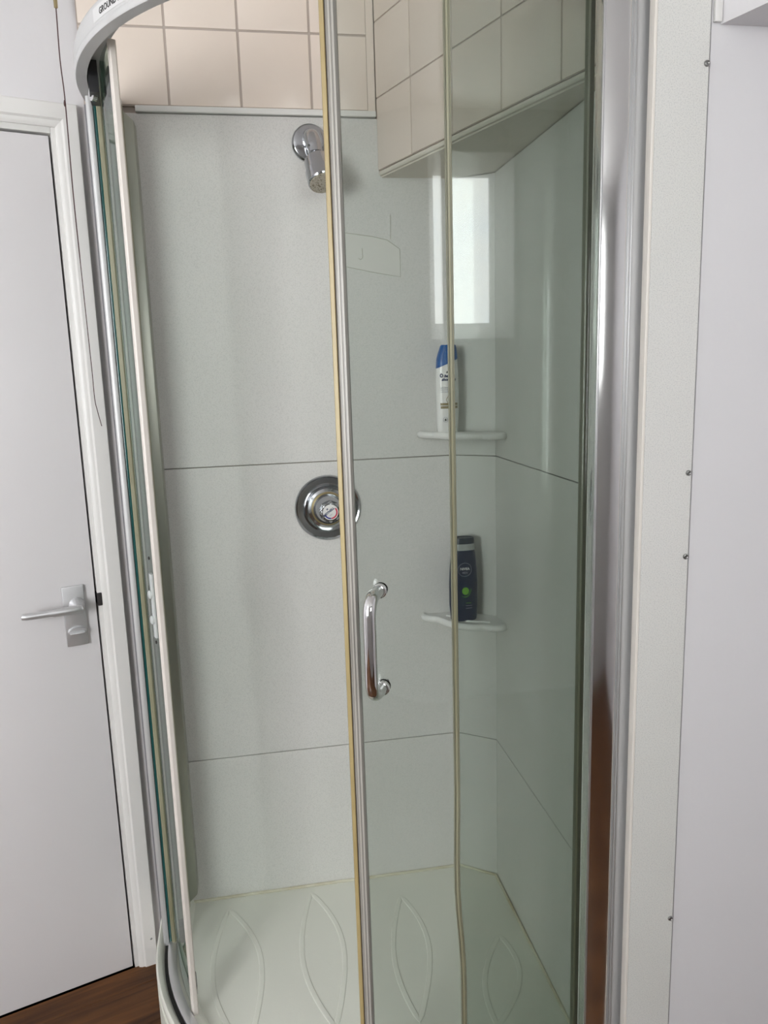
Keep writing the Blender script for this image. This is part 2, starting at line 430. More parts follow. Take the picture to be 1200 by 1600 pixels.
# angled corner and side wall
CA, CB = Vector((0.487, YA)), Vector((XB, 1.757))
cd = (CB - CA).normalized(); cn = Vector((cd.y, -cd.x)); cn = cn if cn.y < 0 else -cn
bm = nb(); prism(bm, [CA - cn * 0.010, CB - cn * 0.010, (XB + 0.012, YA + 0.009), (CA.x + 0.03, YA + 0.009)], 0.0, 2.0)
wall_corner = struct(obj('wall_corner', bm, 'grout', None, 0), 'narrow angled panel in the shower corner')
for i in range(3):
    top = JZ[i + 1] - 0.001 if i < 2 else 1.909
    b = nb(); prism(b, [tuple(CA), tuple(CB), tuple(CB - cn * 0.010), tuple(CA - cn * 0.010)], JZ[i] + 0.001, top)
    obj('wall_panel', b, 'panel', wall_corner, 0)
bm = nb(); box(bm, (XB + 0.010, YC + 0.012, 0), (XB + 0.07, YA + 0.008, CEIL))
wall_right = struct(obj('wall_right', bm, 'grout', None, 0), 'shower side wall of speckled panels, in shade')
for i in range(3):
    top = JZ[i + 1] - 0.001 if i < 2 else 1.909
    wall_panel(wall_right, (XB, YC + 0.013, JZ[i] + 0.001), (XB + 0.010, 1.757, top))

# tiled bulkhead above the shower, running obliquely to the side wall
S0, S1 = Vector((0.318, YA - 0.001)), Vector((0.5695, 1.110))
sd = (S1 - S0).normalized(); sn = Vector((sd.y, -sd.x)); sn = sn if sn.x < 0 else -sn
SL = (S1 - S0).length
bi = [S0 - sn * 0.008, S1 - sn * 0.008]
bm = nb(); prism(bm, [tuple(bi[0]), tuple(bi[1]), (XB + 0.009, 1.108), (XB + 0.009, YA - 0.001)], 1.911, CEIL - 0.001)
bulk = struct(obj('bulkhead', bm, 'plaster', None, 0), 'tiled boxing above the shower')
fs = lambda s, d: tuple(S0 - sn * 0.008 + sd * s + sn * d)
ss = [0.0, 0.146, 0.296, 0.447, 0.600, SL - 0.003]
bz = [1.925, 2.0755, 2.230, 2.382, 2.498]
bm = nb()
fr = [fs(0.0, 0.0004), fs(SL - 0.003, 0.0004), fs(SL - 0.003, 0.0055), fs(0.0, 0.0055)]
prism(bm, fr, 1.925, 2.498); obj('grout_bed', bm, 'grout', bulk, 0)
for i in range(5):
    for j in range(4):
        tile_on(bulk, fs, ss[i] + (G / 2 if i else 0.0006), ss[i + 1] - G / 2, bz[j] + G / 2, bz[j + 1] - G / 2)
bm = nb(); tube(bm, [(*fs(0.004, 0.003), 1.9190), (*fs(SL - 0.002, 0.003), 1.9190)], 0.0052, 12)
obj('quadrant_trim', bm, 'plaster', bulk)

# wall right of the shower with the screwed cladding strip
bm = nb(); box(bm, (XB + 0.011, YC + 0.012, 0), (XR, YC + 0.07, CEIL)); box(bm, (0.568, YC + 0.0045, 0), (0.6400, YC + 0.0118, CEIL))
wall_front = struct(obj('wall_front', bm, 'gap', None, 0), 'painted wall right of the shower')
bm = nb(); box(bm, (0.6459, YC, 0.0), (XR, YC + 0.0115, CEIL), 0.001, 1)
obj('painted_board', bm, 'paint', wall_front, 0)
bm = nb(); box(bm, (0.5655, YC - 0.004, 0.0), (0.6429, YC + 0.0044, CEIL), 0.0006, 1)
bm2 = nb(); box(bm2, (0.6430, YC + 0.0012, 0.0), (0.6458, YC + 0.0100, 1.928)); obj('joint_gap', bm2, 'dirt', wall_front, 0)
strip = obj('cladding_strip', bm, 'panel_strip', wall_front, 0)
bm = nb(); box(bm, (0.5610, YC - 0.0048, 0.0), (0.5654, YC + 0.010, CEIL), 0.0012)
obj('edge_lip', bm, 'lip', strip)
for sx, sz in ((0.6395, 1.878), (0.6375, 1.318), (0.6385, 1.190), (0.6385, 0.570)):
    b = nb(); lathe(b, (sx, YC - 0.004, sz), (0, -1, 0), [(0, 0.0043), (0.0010, 0.0043), (0.0022, 0.0036), (0.0026, 0.0026), (0.0018, 0.0018), (0.0016, 0.0)], 16)
    obj('screw', b, 'screw', strip)

# overhead boxing right of the shower
bm = nb(); prism(bm, [(0.6595, YC - 0.0005), (0.716, 0.885), (XR - 0.001, 0.885), (XR - 0.001, YC - 0.0005)], 1.9285, CEIL - 0.001)
ob = struct(obj('overhead_boxing', bm, 'paint', None, 0), 'painted boxing overhead at the right')
bm = nb(); box(bm, (0.6478, YC - 0.006, 1.930), (0.6590, YC - 0.0005, CEIL - 0.001), 0.0015)
obj('batten', bm, 'trim', ob)

# door wall with opening, architrave, door
U_D0, U_D1, Z_D = 0.0765, 0.84, 1.985      # door leaf edges along the wall, top of the leaf
bm = nb()
rot_box(bm, 0.0, U_D0 - 0.03, -0.12, 0.0, 0, CEIL); rot_box(bm, U_D1 + 0.03, uL, -0.12, 0.0, 0, CEIL); rot_box(bm, U_D0 - 0.03, U_D1 + 0.03, -0.12, 0.0, Z_D + 0.03, CEIL)
wall_left = struct(obj('wall_left', bm, 'paint', None, 0), 'lilac white wall around the door')
# frame
tr = struct(empty('trim_1', DW(0.03, 0, 0)), 'white moulded door frame')
def tpart(name, mk, material='trim', parent=tr):
    b = nb(); mk(b); return wobj(name, b, material, parent)
tpart('frame_jamb', lambda b: rot_box(b, U_D0 - 0.03, U_D0 - 0.003, -0.10, 0.001, 0, Z_D + 0.03, 0.0015))
tpart('frame_jamb', lambda b: rot_box(b, U_D1 + 0.003, U_D1 + 0.03, -0.10, 0.001, 0, Z_D + 0.03, 0.0015))
tpart('frame_head', lambda b: rot_box(b, U_D0 - 0.003, U_D1 + 0.003, -0.10, 0.001, Z_D + 0.004, Z_D + 0.03, 0.0015))
tpart('door_stop', lambda b: (rot_box(b, U_D0 - 0.003, U_D0 + 0.012, -0.10, -0.045, 0, Z_D + 0.002), rot_box(b, U_D1 - 0.012, U_D1 + 0.003, -0.10, -0.045, 0, Z_D + 0.002), rot_box(b, U_D0 + 0.012, U_D1 - 0.012, -0.10, -0.045, Z_D - 0.012, Z_D + 0.002)), 'gap')
def architrave_side(b, a0, a1, z1):
    """moulded section: a0 outer edge, a1 inner edge"""
    s = 1 if a1 > a0 else -1
    prof = [(a0, 0.0), (a0, 0.014), (a0 + s * 0.002, 0.016), (a0 + s * 0.030, 0.014), (a0 + s * 0.034, 0.010), (a1 - s * 0.006, 0.009), (a1, 0.005), (a1, 0.0)]
    r0 = [b.verts.new(DW(u, d, 0)) for u, d in prof]
    r1 = [b.verts.new(DW(u, d, z1 - abs(u - a0))) for u, d in prof]
    K = len(prof)
    for k in range(K): b.faces.new((r0[k], r0[(k + 1) % K], r1[(k + 1) % K], r1[k]))
    b.faces.new(r0[::-1]); b.faces.new(r1)
ARW = 0.046; A0 = 0.018; ZT = Z_D + 0.062
b = nb(); architrave_side(b, A0, A0 + ARW, ZT); wobj('architrave', b, 'trim', tr)
A1 = U_D1 + (U_D0 - A0)
b = nb(); architrave_side(b, A1, A1 - ARW, ZT); wobj('architrave', b, 'trim', tr)
b = nb(); prof = [(0, 0.0), (0, 0.014), (0.002, 0.016), (0.030, 0.014), (0.034, 0.010), (ARW - 0.006, 0.009), (ARW, 0.005), (ARW, 0.0)]
r0 = [b.verts.new(DW(A0 + k, d, ZT - k)) for k, d in prof]; r1 = [b.verts.new(DW(A1 - k, d, ZT - k)) for k, d in prof]
for k in range(8): b.faces.new((r0[k], r0[(k + 1) % 8], r1[(k + 1) % 8], r1[k]))
b.faces.new(r0[::-1]); b.faces.new(r1); wobj('architrave', b, 'trim', tr)
b = nb(); rot_box(b, U_D0 - 0.013, U_D0 - 0.0022, -0.03, 0.0025, 0.962, 0.994, 0.003); wobj('strike_hole', b, 'gap', tr)
b = nb(); lathe(b, DW(A0 + 0.012, 0.0152, 0.075), (DN.x, DN.y, 0), [(0, 0.003), (0.001, 0.002)], 12); wobj('screw', b, 'screw', tr)

# door leaf with handle
door = struct(empty('door_1', DW(U_D0, 0, 0)), 'flush white door with satin lever handle')
b = nb(); rot_box(b, U_D0 + 0.0015, U_D1, -0.042, -0.004, 0.003, Z_D, 0.0015); wobj('door_leaf', b, 'door', door)
UH, ZH = 0.126, 0.948
b = nb(); rot_box(b, UH - 0.0235, UH + 0.0235, -0.004, 0.004, ZH - 0.071, ZH + 0.071, 0.0025)
plate = wobj('lock_plate', b, 'satin', door)
b = nb()
lathe(b, DW(UH - 0.006, 0.003, 0.974), (DN.x, DN.y, 0), [(0, 0.0175), (0.012, 0.0165), (0.026, 0.0125), (0.036, 0.0110)], 28)
path = [DW(UH - 0.010, 0.036, 0.973), DW(UH + 0.004, 0.041, 0.9735), DW(UH + 0.03, 0.043, 0.974), DW(UH + 0.07, 0.043, 0.9745), DW(UH + 0.103, 0.042, 0.975), DW(UH + 0.112, 0.040, 0.976)]
tube(b, smooth_path(path, 5), [0.0105] + [0.0095] * 12 + [0.0078] * 8 + [0.0070] * 4 + [0.004], 14)
wobj('lever', b, 'satin', plate)
b = nb(); lathe(b, DW(UH - 0.001, 0.003, 0.913), (DN.x, DN.y, 0), [(0, 0.021), (0.006, 0.0205), (0.009, 0.018)], 28)
for v in b.verts: v.co.z = 0.913 + (v.co.z - 0.913) * 0.46
rot_box(b, UH - 0.016, UH + 0.016, 0.010, 0.020, 0.9075, 0.9125, 0.002)
wobj('thumb_turn', b, 'satin', plate)

# rear wall with window opening and far side walls
WX0, WX1, WZ0, WZ1 = 0.385, 1.05, 1.67, 2.265          # glass of the rear window
FW = 0.07
bm = nb(); Y0 = YR - 0.20
VX0, VX1, VZ0, VZ1 = -2.05, -1.25, 1.00, 2.25           # glass of the added fill-light window, rear left
box(bm, (XL, Y0, 0), (VX0 - FW, YR, CEIL)); box(bm, (VX1 + FW, Y0, 0), (WX0 - FW, YR, CEIL))
box(bm, (VX0 - FW, Y0, 0), (VX1 + FW, YR, VZ0 - FW)); box(bm, (VX0 - FW, Y0, VZ1 + FW), (VX1 + FW, YR, CEIL))
box(bm, (WX1 + FW, Y0, 0), (XR, YR, CEIL))
box(bm, (WX0 - FW, Y0, 0), (WX1 + FW, YR, WZ0 - FW)); box(bm, (WX0 - FW, Y0, WZ1 + FW), (WX1 + FW, YR, CEIL))
struct(obj('wall_rear', bm, 'rear_paint', None, 0))
win = struct(empty('window_1', (WX0, YR - 0.05, WZ0)), 'small frosted window behind the viewer')
def splay(b, x0, x1, z0, z1, w, y_in, y_out):
    """splayed reveal: from the glass edge at Y_OUT to the wall face at Y_IN"""
    A = [(x0, z0), (x1, z0), (x1, z1), (x0, z1)]; B = [(x0 - w, z0 - w), (x1 + w, z0 - w), (x1 + w, z1 + w), (x0 - w, z1 + w)]
    L = [[b.verts.new((x, y, z)) for x, z in P] for P, y in ((A, y_out), (A, y_out + 0.02), (B, y_in), (B, y_out))]
    for q in range(4):
        for k in range(4): b.faces.new((L[q][k], L[q][(k + 1) % 4], L[(q + 1) % 4][(k + 1) % 4], L[(q + 1) % 4][k]))
def window(root, x0, x1, z0, z1, pane_mat):
    b = nb(); splay(b, x0, x1, z0, z1, FW - 0.001, YR + 0.004, YR - 0.13); wobj('window_frame', b, 'white_plastic', root, 0)
    b = nb(); box(b, (x0 + 0.001, YR - 0.128, z0 + 0.001), (x1 - 0.001, YR - 0.122, z1 - 0.001)); wobj('window_pane', b, pane_mat, root, 0)
window(win, WX0, WX1, WZ0, WZ1, 'frost_rear')
bm = nb(); box(bm, (XR, YR, 0), (XR + 0.08, YC, CEIL)); struct(obj('wall_far_right', bm, 'paint', None, 0))
fill_win = struct(empty('fill_window', (VX0, YR - 0.05, VZ0)), 'added frosted fill-light window behind the viewer, to the left')
window(fill_win, VX0, VX1, VZ0, VZ1, 'frost_fill')
bm = nb(); box(bm, (XL - 0.08, YR, 0), (XL, PL.y, CEIL)); struct(obj('wall_far_left', bm, 'paint', None, 0))

# ================================================================ THE SHOWER ENCLOSURE
CX, CY = 0.293, 1.654                       # centre of the quadrant
def plan_path(r, n=48, y_end=YA - 0.001, x_end=XB - 0.001):
    out = [((CX - r, y_end), (-1, 0))]
    for k in range(n + 1):
        a = math.pi + (math.pi / 2) * k / n
        out.append(((CX + r * math.cos(a), CY + r * math.sin(a)), (math.cos(a), math.sin(a))))
    out.append(((x_end, CY - r), (0, -1)))
    return out
def arc_plan(cx, cy, r, a0, a1, n=28):
    return [((cx + r * math.cos(math.radians(a0 + (a1 - a0) * k / n)), cy + r * math.sin(math.radians(a0 + (a1 - a0) * k / n))), (math.cos(math.radians(a0 + (a1 - a0) * k / n)), math.sin(math.radians(a0 + (a1 - a0) * k / n)))) for k in range(n + 1)]

# tray
tray = tag(empty('shower_tray', (0.05, 1.45, 0.0)), 'cream acrylic quadrant shower tray with raised leaf outlines', 'shower tray')
RT = 0.580
outer = [p for p, _ in plan_path(RT)]
bm = nb(); poly = outer + [(XB - 0.001, 1.756), (0.486, YA - 0.001)]
prism(bm, poly, 0.0, TRAY - 0.0005); wobj('tray_plinth', bm, 'acrylic', tray, 0)
bm = nb(); inner = [p for p, _ in plan_path(RT - 0.06)]
prism(bm, inner + [(XB - 0.0015, 1.756), (0.486, YA - 0.0015)], TRAY - 0.0005, TRAY); wobj('tray_floor', bm, 'acrylic', tray, 0)
bm = nb(); prof = [(-0.062, TRAY - 0.0004), (-0.056, TRAY + 0.010), (-0.048, TRAY + 0.018), (-0.040, TRAY + 0.020), (-0.006, TRAY + 0.022), (0.0, TRAY + 0.034), (0.008, TRAY + 0.036), (0.012, TRAY + 0.030), (0.010, TRAY + 0.010), (0.004, TRAY - 0.0004)]
sweep(bm, plan_path(RT - 0.012), prof); wobj('tray_rim', bm, 'acrylic', tray, 50)
def leaf(tip, end, wl, wr, bot_open=0.0):
    tip = Vector(tip); end = Vector(end); ax = end - tip; L = ax.length; ax.normalize(); nr = Vector((-ax.y, ax.x))
    pts = []
    N = 26
    for k in range(N + 1):
        t = k / N; pts.append(tip + ax * L * t + nr * wl * math.sin(math.pi * t) ** 0.9 * (1 + 0.15 * math.cos(math.pi * t)))
    for k in range(1, N):
        t = 1 - k / N; pts.append(tip + ax * L * t - nr * wr * math.sin(math.pi * t) ** 0.9 * (1 - 0.1 * math.cos(math.pi * t)))
    return pts
def rib(pts):
    b = nb(); N = len(pts); prof = [(-0.0062, 0.0), (-0.0050, 0.0014), (-0.0038, 0.0016), (0.0038, 0.0016), (0.0050, 0.0014), (0.0062, 0.0)]
    rings = []
    for i in range(N):
        t = (pts[(i + 1) % N] - pts[i - 1]); t.normalize(); n = Vector((-t.y, t.x))
        rings.append([b.verts.new((pts[i].x + n.x * o, pts[i].y + n.y * o, TRAY + h)) for o, h in prof])
    for i in range(N):
        A, B = rings[i], rings[(i + 1) % N]
        for k in range(5): b.faces.new((A[k], A[k + 1], B[k + 1], B[k]))
    return b
for tip, end, wl, wr in (((-0.128, 1.772), (-0.082, 1.345), 0.056, 0.054), ((0.081, 1.790), (0.098, 1.365), 0.051, 0.046), ((0.306, 1.730), (0.270, 1.345), 0.047, 0.036), ((0.508, 1.545), (0.424, 1.30), 0.045, 0.030)):
    wobj('leaf_rib', rib(leaf(tip, end, wl, wr)), 'acrylic', tray, 40)
bm = nb(); tube(bm, [(-0.225, YA - 0.002, TRAY + 0.002), (0.1, YA - 0.003, TRAY + 0.003), (0.487, YA - 0.003, TRAY + 0.002), (XB - 0.004, 1.756, TRAY + 0.002), (XB - 0.003, 1.4, TRAY + 0.002), (XB - 0.003, 1.16, TRAY + 0.002)], 0.0036, 8)
wobj('sealant_bead', bm, 'sealant', tray)

enc = tag(empty('shower_enclosure', (CX, 1.45, TRAY)), 'curved glass corner shower enclosure with two sliding doors and aluminium rails', 'shower enclosure')
Z0, Z1 = TRAY + 0.024, 2.030          # glass bottom and top
RF, RD, RL = 0.560, 0.540, 0.5275                 # radii of the fixed panes and of the doors
# rails
prof = [(-0.040, 2.042), (-0.008, 2.042), (-0.008, 2.011), (0.0105, 2.011), (0.0115, 2.0125), (0.0115, 2.021), (0.0105, 2.0222), (0.0115, 2.0235), (0.0115, 2.046), (0.0085, 2.054), (0.000, 2.060), (-0.040, 2.060)]
bm = nb(); sweep(bm, plan_path(RF), prof); rail = wobj('top_rail', bm, 'rail', enc, 40)
prof = [(-0.017, TRAY + 0.0200), (0.002, TRAY + 0.0205), (0.002, TRAY + 0.029), (-0.003, TRAY + 0.031), (-0.017, TRAY + 0.029)]
bm = nb(); sweep(bm, plan_path(RF - 0.008), prof); wobj('bottom_rail', bm, 'alu', enc, 40)
prof = [(0.0025, TRAY + 0.0212), (0.0095, TRAY + 0.0215), (0.0095, TRAY + 0.0235), (0.0025, TRAY + 0.0235)]
bm = nb(); sweep(bm, plan_path(RF - 0.008), prof); wobj('grimy_gasket', bm, 'dirt', enc, 40)
# sticker with lettering on the rail
RS = RF + 0.0118
def on_rail(a0, z0, h=0.0):
    def f(x, y, z):
        a = math.radians(a0) + x / RS
        r = RS + 0.0004 + z
        return (CX + r * math.cos(a), CY + r * math.sin(a), z0 + y)
    return f
bm = nb(); prof = [(0.0117, 2.0255), (0.0120, 2.0255), (0.0120, 2.0450), (0.0117, 2.0450)]
sweep(bm, arc_plan(CX, CY, RF, -150, -126), prof); stk = wobj('sticker', bm, 'sticker', rail, 40)
wobj('lettering', text_bm('GROUND LEVEL', 0.0128, on_rail(-147.6, 2.0305), 0.0002, bold=0.0002), 'ink_black', stk, 0)

def pane(parent, name, plan, th=0.006, z0=Z0, z1=Z1):
    b = nb(); sweep(b, plan, [(-th / 2, z0), (th / 2, z0), (th / 2, z1), (-th / 2, z1)])
    return wobj(name, b, 'glass', parent, 40)
def seal(parent, name, p, q, w, t, material, z0=Z0, z1=Z1, shift=0.0, wob=None):
    """vertical strip: P plan point, Q outward normal, W width along the pane, T thickness"""
    p = Vector(p); q = Vector(q).normalized(); s = Vector((-q.y, q.x)); b = nb(); rings = []
    lv = [z0, z1] if not wob else [z0 + (z1 - z0) * k / 40 for k in range(41)]
    for z in lv:
        dx = wob(z) if wob else 0.0
        rings.append([b.verts.new(((p + s * (dx + shift + a * w / 2) + q * c * t / 2).x, (p + s * (dx + shift + a * w / 2) + q * c * t / 2).y, z)) for a, c in ((-1, -0.6), (-0.7, -1), (0.7, -1), (1, -0.6), (1, 0.6), (0.7, 1), (-0.7, 1), (-1, 0.6))])
    for i in range(len(rings) - 1):
        for k in range(8): b.faces.new((rings[i][k], rings[i][(k + 1) % 8], rings[i + 1][(k + 1) % 8], rings[i + 1][k]))
    b.faces.new(rings[0][::-1]); b.faces.new(rings[-1])
    return wobj(name, b, material, parent, 35)

# fixed panes
XF = -0.2567
fl = pane(enc, 'fixed_pane', [((XF, YA - 0.022), (-1, 0)), ((XF, CY), (-1, 0))])
seal(fl, 'edge_channel', (XF - 0.0092, CY - 0.003), (-1, 0), 0.010, 0.0120, 'alu_pale')
seal(fl, 'glass_edge', (XF, CY - 0.002), (-1, 0), 0.004, 0.0058, 'pane_edge')
seal(fl, 'edge_seal', (XF + 0.0080, CY - 0.003), (-1, 0), 0.010, 0.0095, 'seal_olive')
frp = pane(enc, 'fixed_pane', [((CX - 0.001, CY - RF), (0, -1)), ((0.5386, CY - RF), (0, -1))])
def bend(z):
    t = max(0.0, (0.80 - z) / 0.33)                     # the old strip has crept out of line near the foot
    k = min(1.0, max(0.0, (t - 0.45) / 0.55))
    return -0.0022 * math.sin(min(t / 0.8, 1.0) * math.pi) + 0.0065 * k * k * (3 - 2 * k)
seal(frp, 'edge_seal', (CX - 0.003, CY - RF), (0, -1), 0.0085, 0.011, 'seal_olive', wob=bend)
for sh_ in (-0.0046, 0.0010): seal(frp, 'seal_lip', (CX - 0.003, CY - RF - 0.0050), (0, -1), 0.0016, 0.0030, 'seal_dark', shift=sh_, wob=bend)

# sliding doors
def handle(parent, cx, cy, r, a_deg, z_lo, z_hi, out=0.050, mount='chrome', lean=0.0):
    a = math.radians(a_deg); q = Vector((math.cos(a), math.sin(a))); p = Vector((cx, cy)) + q * (r + 0.003)
    w = Vector((math.cos(a - math.radians(lean)), math.sin(a - math.radians(lean))))
    P = lambda o, z: Vector((p.x + w.x * o, p.y + w.y * o, z))
    b = nb()
    k = 0.026
    pts = [P(-0.001, z_hi), P(0.010, z_hi), P(out - k, z_hi)]
    for i in range(1, 8):
        t = math.pi / 2 * i / 8; pts.append(P(out - k + k * math.sin(t), z_hi - k + k * math.cos(t)))
    pts += [P(out, z_hi - k), P(out, (z_hi + z_lo) / 2), P(out, z_lo + k)]
    for i in range(1, 8):
        t = math.pi / 2 * i / 8; pts.append(P(out - k + k * math.cos(t), z_lo + k - k * math.sin(t)))
    pts += [P(out - k, z_lo), P(0.010, z_lo), P(-0.001, z_lo)]
    tube(b, pts, 0.0098, 20)
    h = wobj('handle', b, 'chrome', parent, 50)
    for z in (z_lo, z_hi):
        b = nb(); lathe(b, P(-0.0005, z), (q.x, q.y, 0), [(0, 0.0112), (0.007, 0.0112), (0.008, 0.0100)], 24); wobj('collar', b, 'chrome', parent)
        b = nb(); lathe(b, P(-0.0065, z), (-q.x, -q.y, 0), [(0, 0.011), (0.006, 0.010), (0.008, 0.007)], 20); wobj('inner_cap', b, mount, parent)
    return h
def roller(parent, cx, cy, r, a_deg, z, sgn, k=1.0):
    a = math.radians(a_deg); q = Vector((math.cos(a), math.sin(a))); c = Vector((cx, cy)) + q * (r - 0.004); s = Vector((-q.y, q.x))
    b = nb(); lathe(b, (c.x - q.x * 0.013, c.y - q.y * 0.013, z), (q.x, q.y, 0), [(0, 0.004 * k), (0.001, 0.0115 * k), (0.007, 0.0115 * k), (0.008, 0.006 * k)], 24)
    wobj('roller', b, 'chrome', parent)
    b = nb()
    pts = [c - s * 0.010 * k - q * 0.012, c + s * 0.010 * k - q * 0.012, c + s * 0.010 * k + q * 0.0005, c - s * 0.010 * k + q * 0.0005]
    prism(b, [tuple(x) for x in pts], min(z - sgn * 0.030 * k, z - sgn * 0.004), max(z - sgn * 0.030 * k, z - sgn * 0.004)); wobj('roller_bracket', b, 'black_plastic', parent, 0)
def door_pane(cx, cy, a0, a1, r=RD):
    return pane(enc, 'sliding_door', arc_plan(cx, cy, r, a0, a1), z0=Z0 + 0.012, z1=2.030)
zd0, zd1 = Z0 + 0.012, 2.030
def at(cx, cy, r, a): return (cx + r * math.cos(math.radians(a)), cy + r * math.sin(math.radians(a)))
def nrm(a): return (math.cos(math.radians(a)), math.sin(math.radians(a)))
# right door, slid part of the way behind the fixed pane
DX, DY = 0.322, 1.648
LE, TE = -109.6, -68.8
dr = door_pane(DX, DY, LE, TE)
a = LE
seal(dr, 'closing_seal', at(DX, DY, RD, a), nrm(a), 0.0150, 0.013, 'seal_grey', zd0, zd1)
seal(dr, 'seal_rib', at(DX, DY, RD + 0.0062, a), nrm(a), 0.0030, 0.0030, 'seal_pale', zd0, zd1, shift=0.0035)
seal(dr, 'seal_rib', at(DX, DY, RD + 0.0062, a), nrm(a), 0.0030, 0.0030, 'seal_pale', zd0, zd1, shift=-0.0015)
seal(dr, 'seal_fin', at(DX, DY, RD, a), nrm(a), 0.0078, 0.0090, 'seal_gold', zd0, zd1, shift=-0.0125)
seal(dr, 'seal_groove', at(DX, DY, RD, a), nrm(a), 0.0020, 0.0060, 'gap', zd0, zd1, shift=-0.0080)
seal(dr, 'trailing_seal', at(DX, DY, RD, TE), nrm(TE), 0.0120, 0.011, 'seal_dark', zd0, zd1)
handle(dr, DX, DY, RD, -105.2, 0.992, 1.150, lean=13.0)
for aa in (LE + 6, TE - 6): roller(dr, DX, DY, RD, aa, 2.032, 1); roller(dr, DX, DY, RD, aa, TRAY + 0.046, -1)
# left door, slid open to the wall
LL, LT = -156.0, -191.0
dl = door_pane(CX, CY, LT, LL, RL)
seal(dl, 'closing_seal', at(CX, CY, RL - 0.001, LL), nrm(LL), 0.0130, 0.012, 'seal_white', TRAY + 0.019, zd1)
seal(dl, 'trailing_seal', at(CX, CY, RL, LT), nrm(LT), 0.0120, 0.011, 'seal_olive', zd0, zd1)
b = nb(); q0 = at(CX, CY, RL + 0.0062, -157.9); qn = nrm(-157.9)
seal(dl, 'mount_plate', q0, qn, 0.017, 0.005, 'clear_mount', 0.995, 1.120)
for zz in (1.080, 1.030):
    b = nb(); lathe(b, (q0[0], q0[1], zz), (qn[0], qn[1], 0), [(0, 0.0085), (0.006, 0.0080), (0.008, 0.005)], 20); wobj('mount_screw_cap', b, 'clear_mount', dl)
for zz in (1.150, 0.985):
    b = nb(); lathe(b, (q0[0], q0[1], zz), (qn[0], qn[1], 0), [(0, 0.0032), (0.002, 0.0030)], 10)
    wobj('mount_hole', b, 'gap', dl)
for aa, zz, sg in ((-163.0, 2.012, 1), (-174.0, 2.012, 1), (-160.0, TRAY + 0.050, -1), (-176.0, TRAY + 0.055, -1)): roller(dl, CX, CY, RL, aa, zz, sg, 1.45)

b = nb(); sweep(b, arc_plan(CX, CY, RL + 0.0065, -176.5, -168.5, 6), [(0.0, 1.985), (0.016, 1.985), (0.016, 2.038), (0.0, 2.038)]); wobj('rail_shade_block', b, 'black_plastic', dl)  # black roller body, standing in for the shade in the hollow rail
b = nb(); lathe(b, (*at(CX, CY, RL + 0.016, -171.5), 1.990), (*nrm(-150), 0), [(-0.006, 0.009), (-0.004, 0.0115), (0.004, 0.0115), (0.006, 0.009)], 24); wobj('roller', b, 'chrome', dl)
# wall jambs
j1 = nb(); box(j1, (-0.280, YA - 0.024, TRAY + 0.03), (-0.246, YA - 0.0005, 1.995), 0.002)
wobj('wall_jamb', j1, 'alu', enc)
j1 = nb(); box(j1, (-0.232, YA - 0.045, TRAY + 0.022), (-0.2015, YA - 0.0005, 2.035), 0.003)
for v in j1.verts:                                       # mitred top
    if v.co.z > 2.0: v.co.z -= (v.co.x + 0.232) * 0.9
    if v.co.z < TRAY + 0.05: v.co.z += 0.03 * (v.co.x + 0.232) / 0.03
wobj('door_guide_post', j1, 'alu_green', enc)
YJ = YC + 0.017
j2 = nb(); box(j2, (0.5000, YJ, TRAY + 0.03), (0.5392, YJ + 0.026, 2.075), 0.0015)
jr = wobj('wall_jamb', j2, 'jamb', enc)
b = nb(); box(b, (0.5394, YJ + 0.003, TRAY + 0.03), (XB - 0.0005, YJ + 0.060, 2.075), 0.001); wobj('wall_channel', b, 'alu_pale', jr)
for xx in (0.5430, 0.5475): b = nb(); box(b, (xx, YJ + 0.0015, TRAY + 0.03), (xx + 0.0016, YJ + 0.0032, 2.075), 0.0005); wobj('channel_lip', b, 'alu', jr)
b = nb(); box(b, (0.4985, YJ - 0.0012, TRAY + 0.03), (0.5020, YJ + 0.0030, 2.075), 0.0008); wobj('glazing_bead', b, 'alu', jr)

# ================================================================ FITTINGS
# shower head
hd = tag(empty('shower_sprayer', (0.167, YA, 1.98)), 'chrome wall shower head with limescaled face on the shower back wall', 'shower head')
b = nb(); lathe(b, (0.167, YA - 0.0003, 1.98), (0, -1, 0), [(0, 0.0405), (0.006, 0.0400), (0.010, 0.0365), (0.012, 0.030), (0.013, 0.012)], 48); wobj('wall_flange', b, 'fitting', hd)
b = nb(); arm = [(0.167, YA - 0.010, 1.985), (0.167, YA - 0.030, 1.985), (0.169, YA - 0.048, 1.976), (0.172, YA - 0.058, 1.955), (0.173, YA - 0.061, 1.942)]
tube(b, smooth_path(arm, 6), [0.0185] * 6 + [0.0180] * 6 + [0.0175] * 6 + [0.016] * 5 + [0.013, 0.011], 24); wobj('arm', b, 'fitting', hd, 50)
ax = Vector((0.012, -0.036, -0.070)).normalized(); o0 = Vector((0.172, YA - 0.061, 1.944))
b = nb(); lathe(b, o0, ax, [(-0.002, 0.010), (0.004, 0.0125), (0.009, 0.011), (0.012, 0.013)], 28); wobj('swivel', b, 'fitting', hd)
b = nb(); lathe(b, o0 + ax * 0.011, ax, [(0, 0.0130), (0.003, 0.0250), (0.007, 0.0285), (0.034, 0.0300), (0.036, 0.0325), (0.062, 0.0325), (0.065, 0.0305)], 44); bd = wobj('head_body', b, 'fitting', hd, 25)
b = nb(); lathe(b, o0 + ax * 0.0765, ax, [(0, 0.0300), (0.002, 0.0292), (0.0035, 0.022), (0.004, 0.0)], 36); wobj('spray_face', b, 'lime', bd)

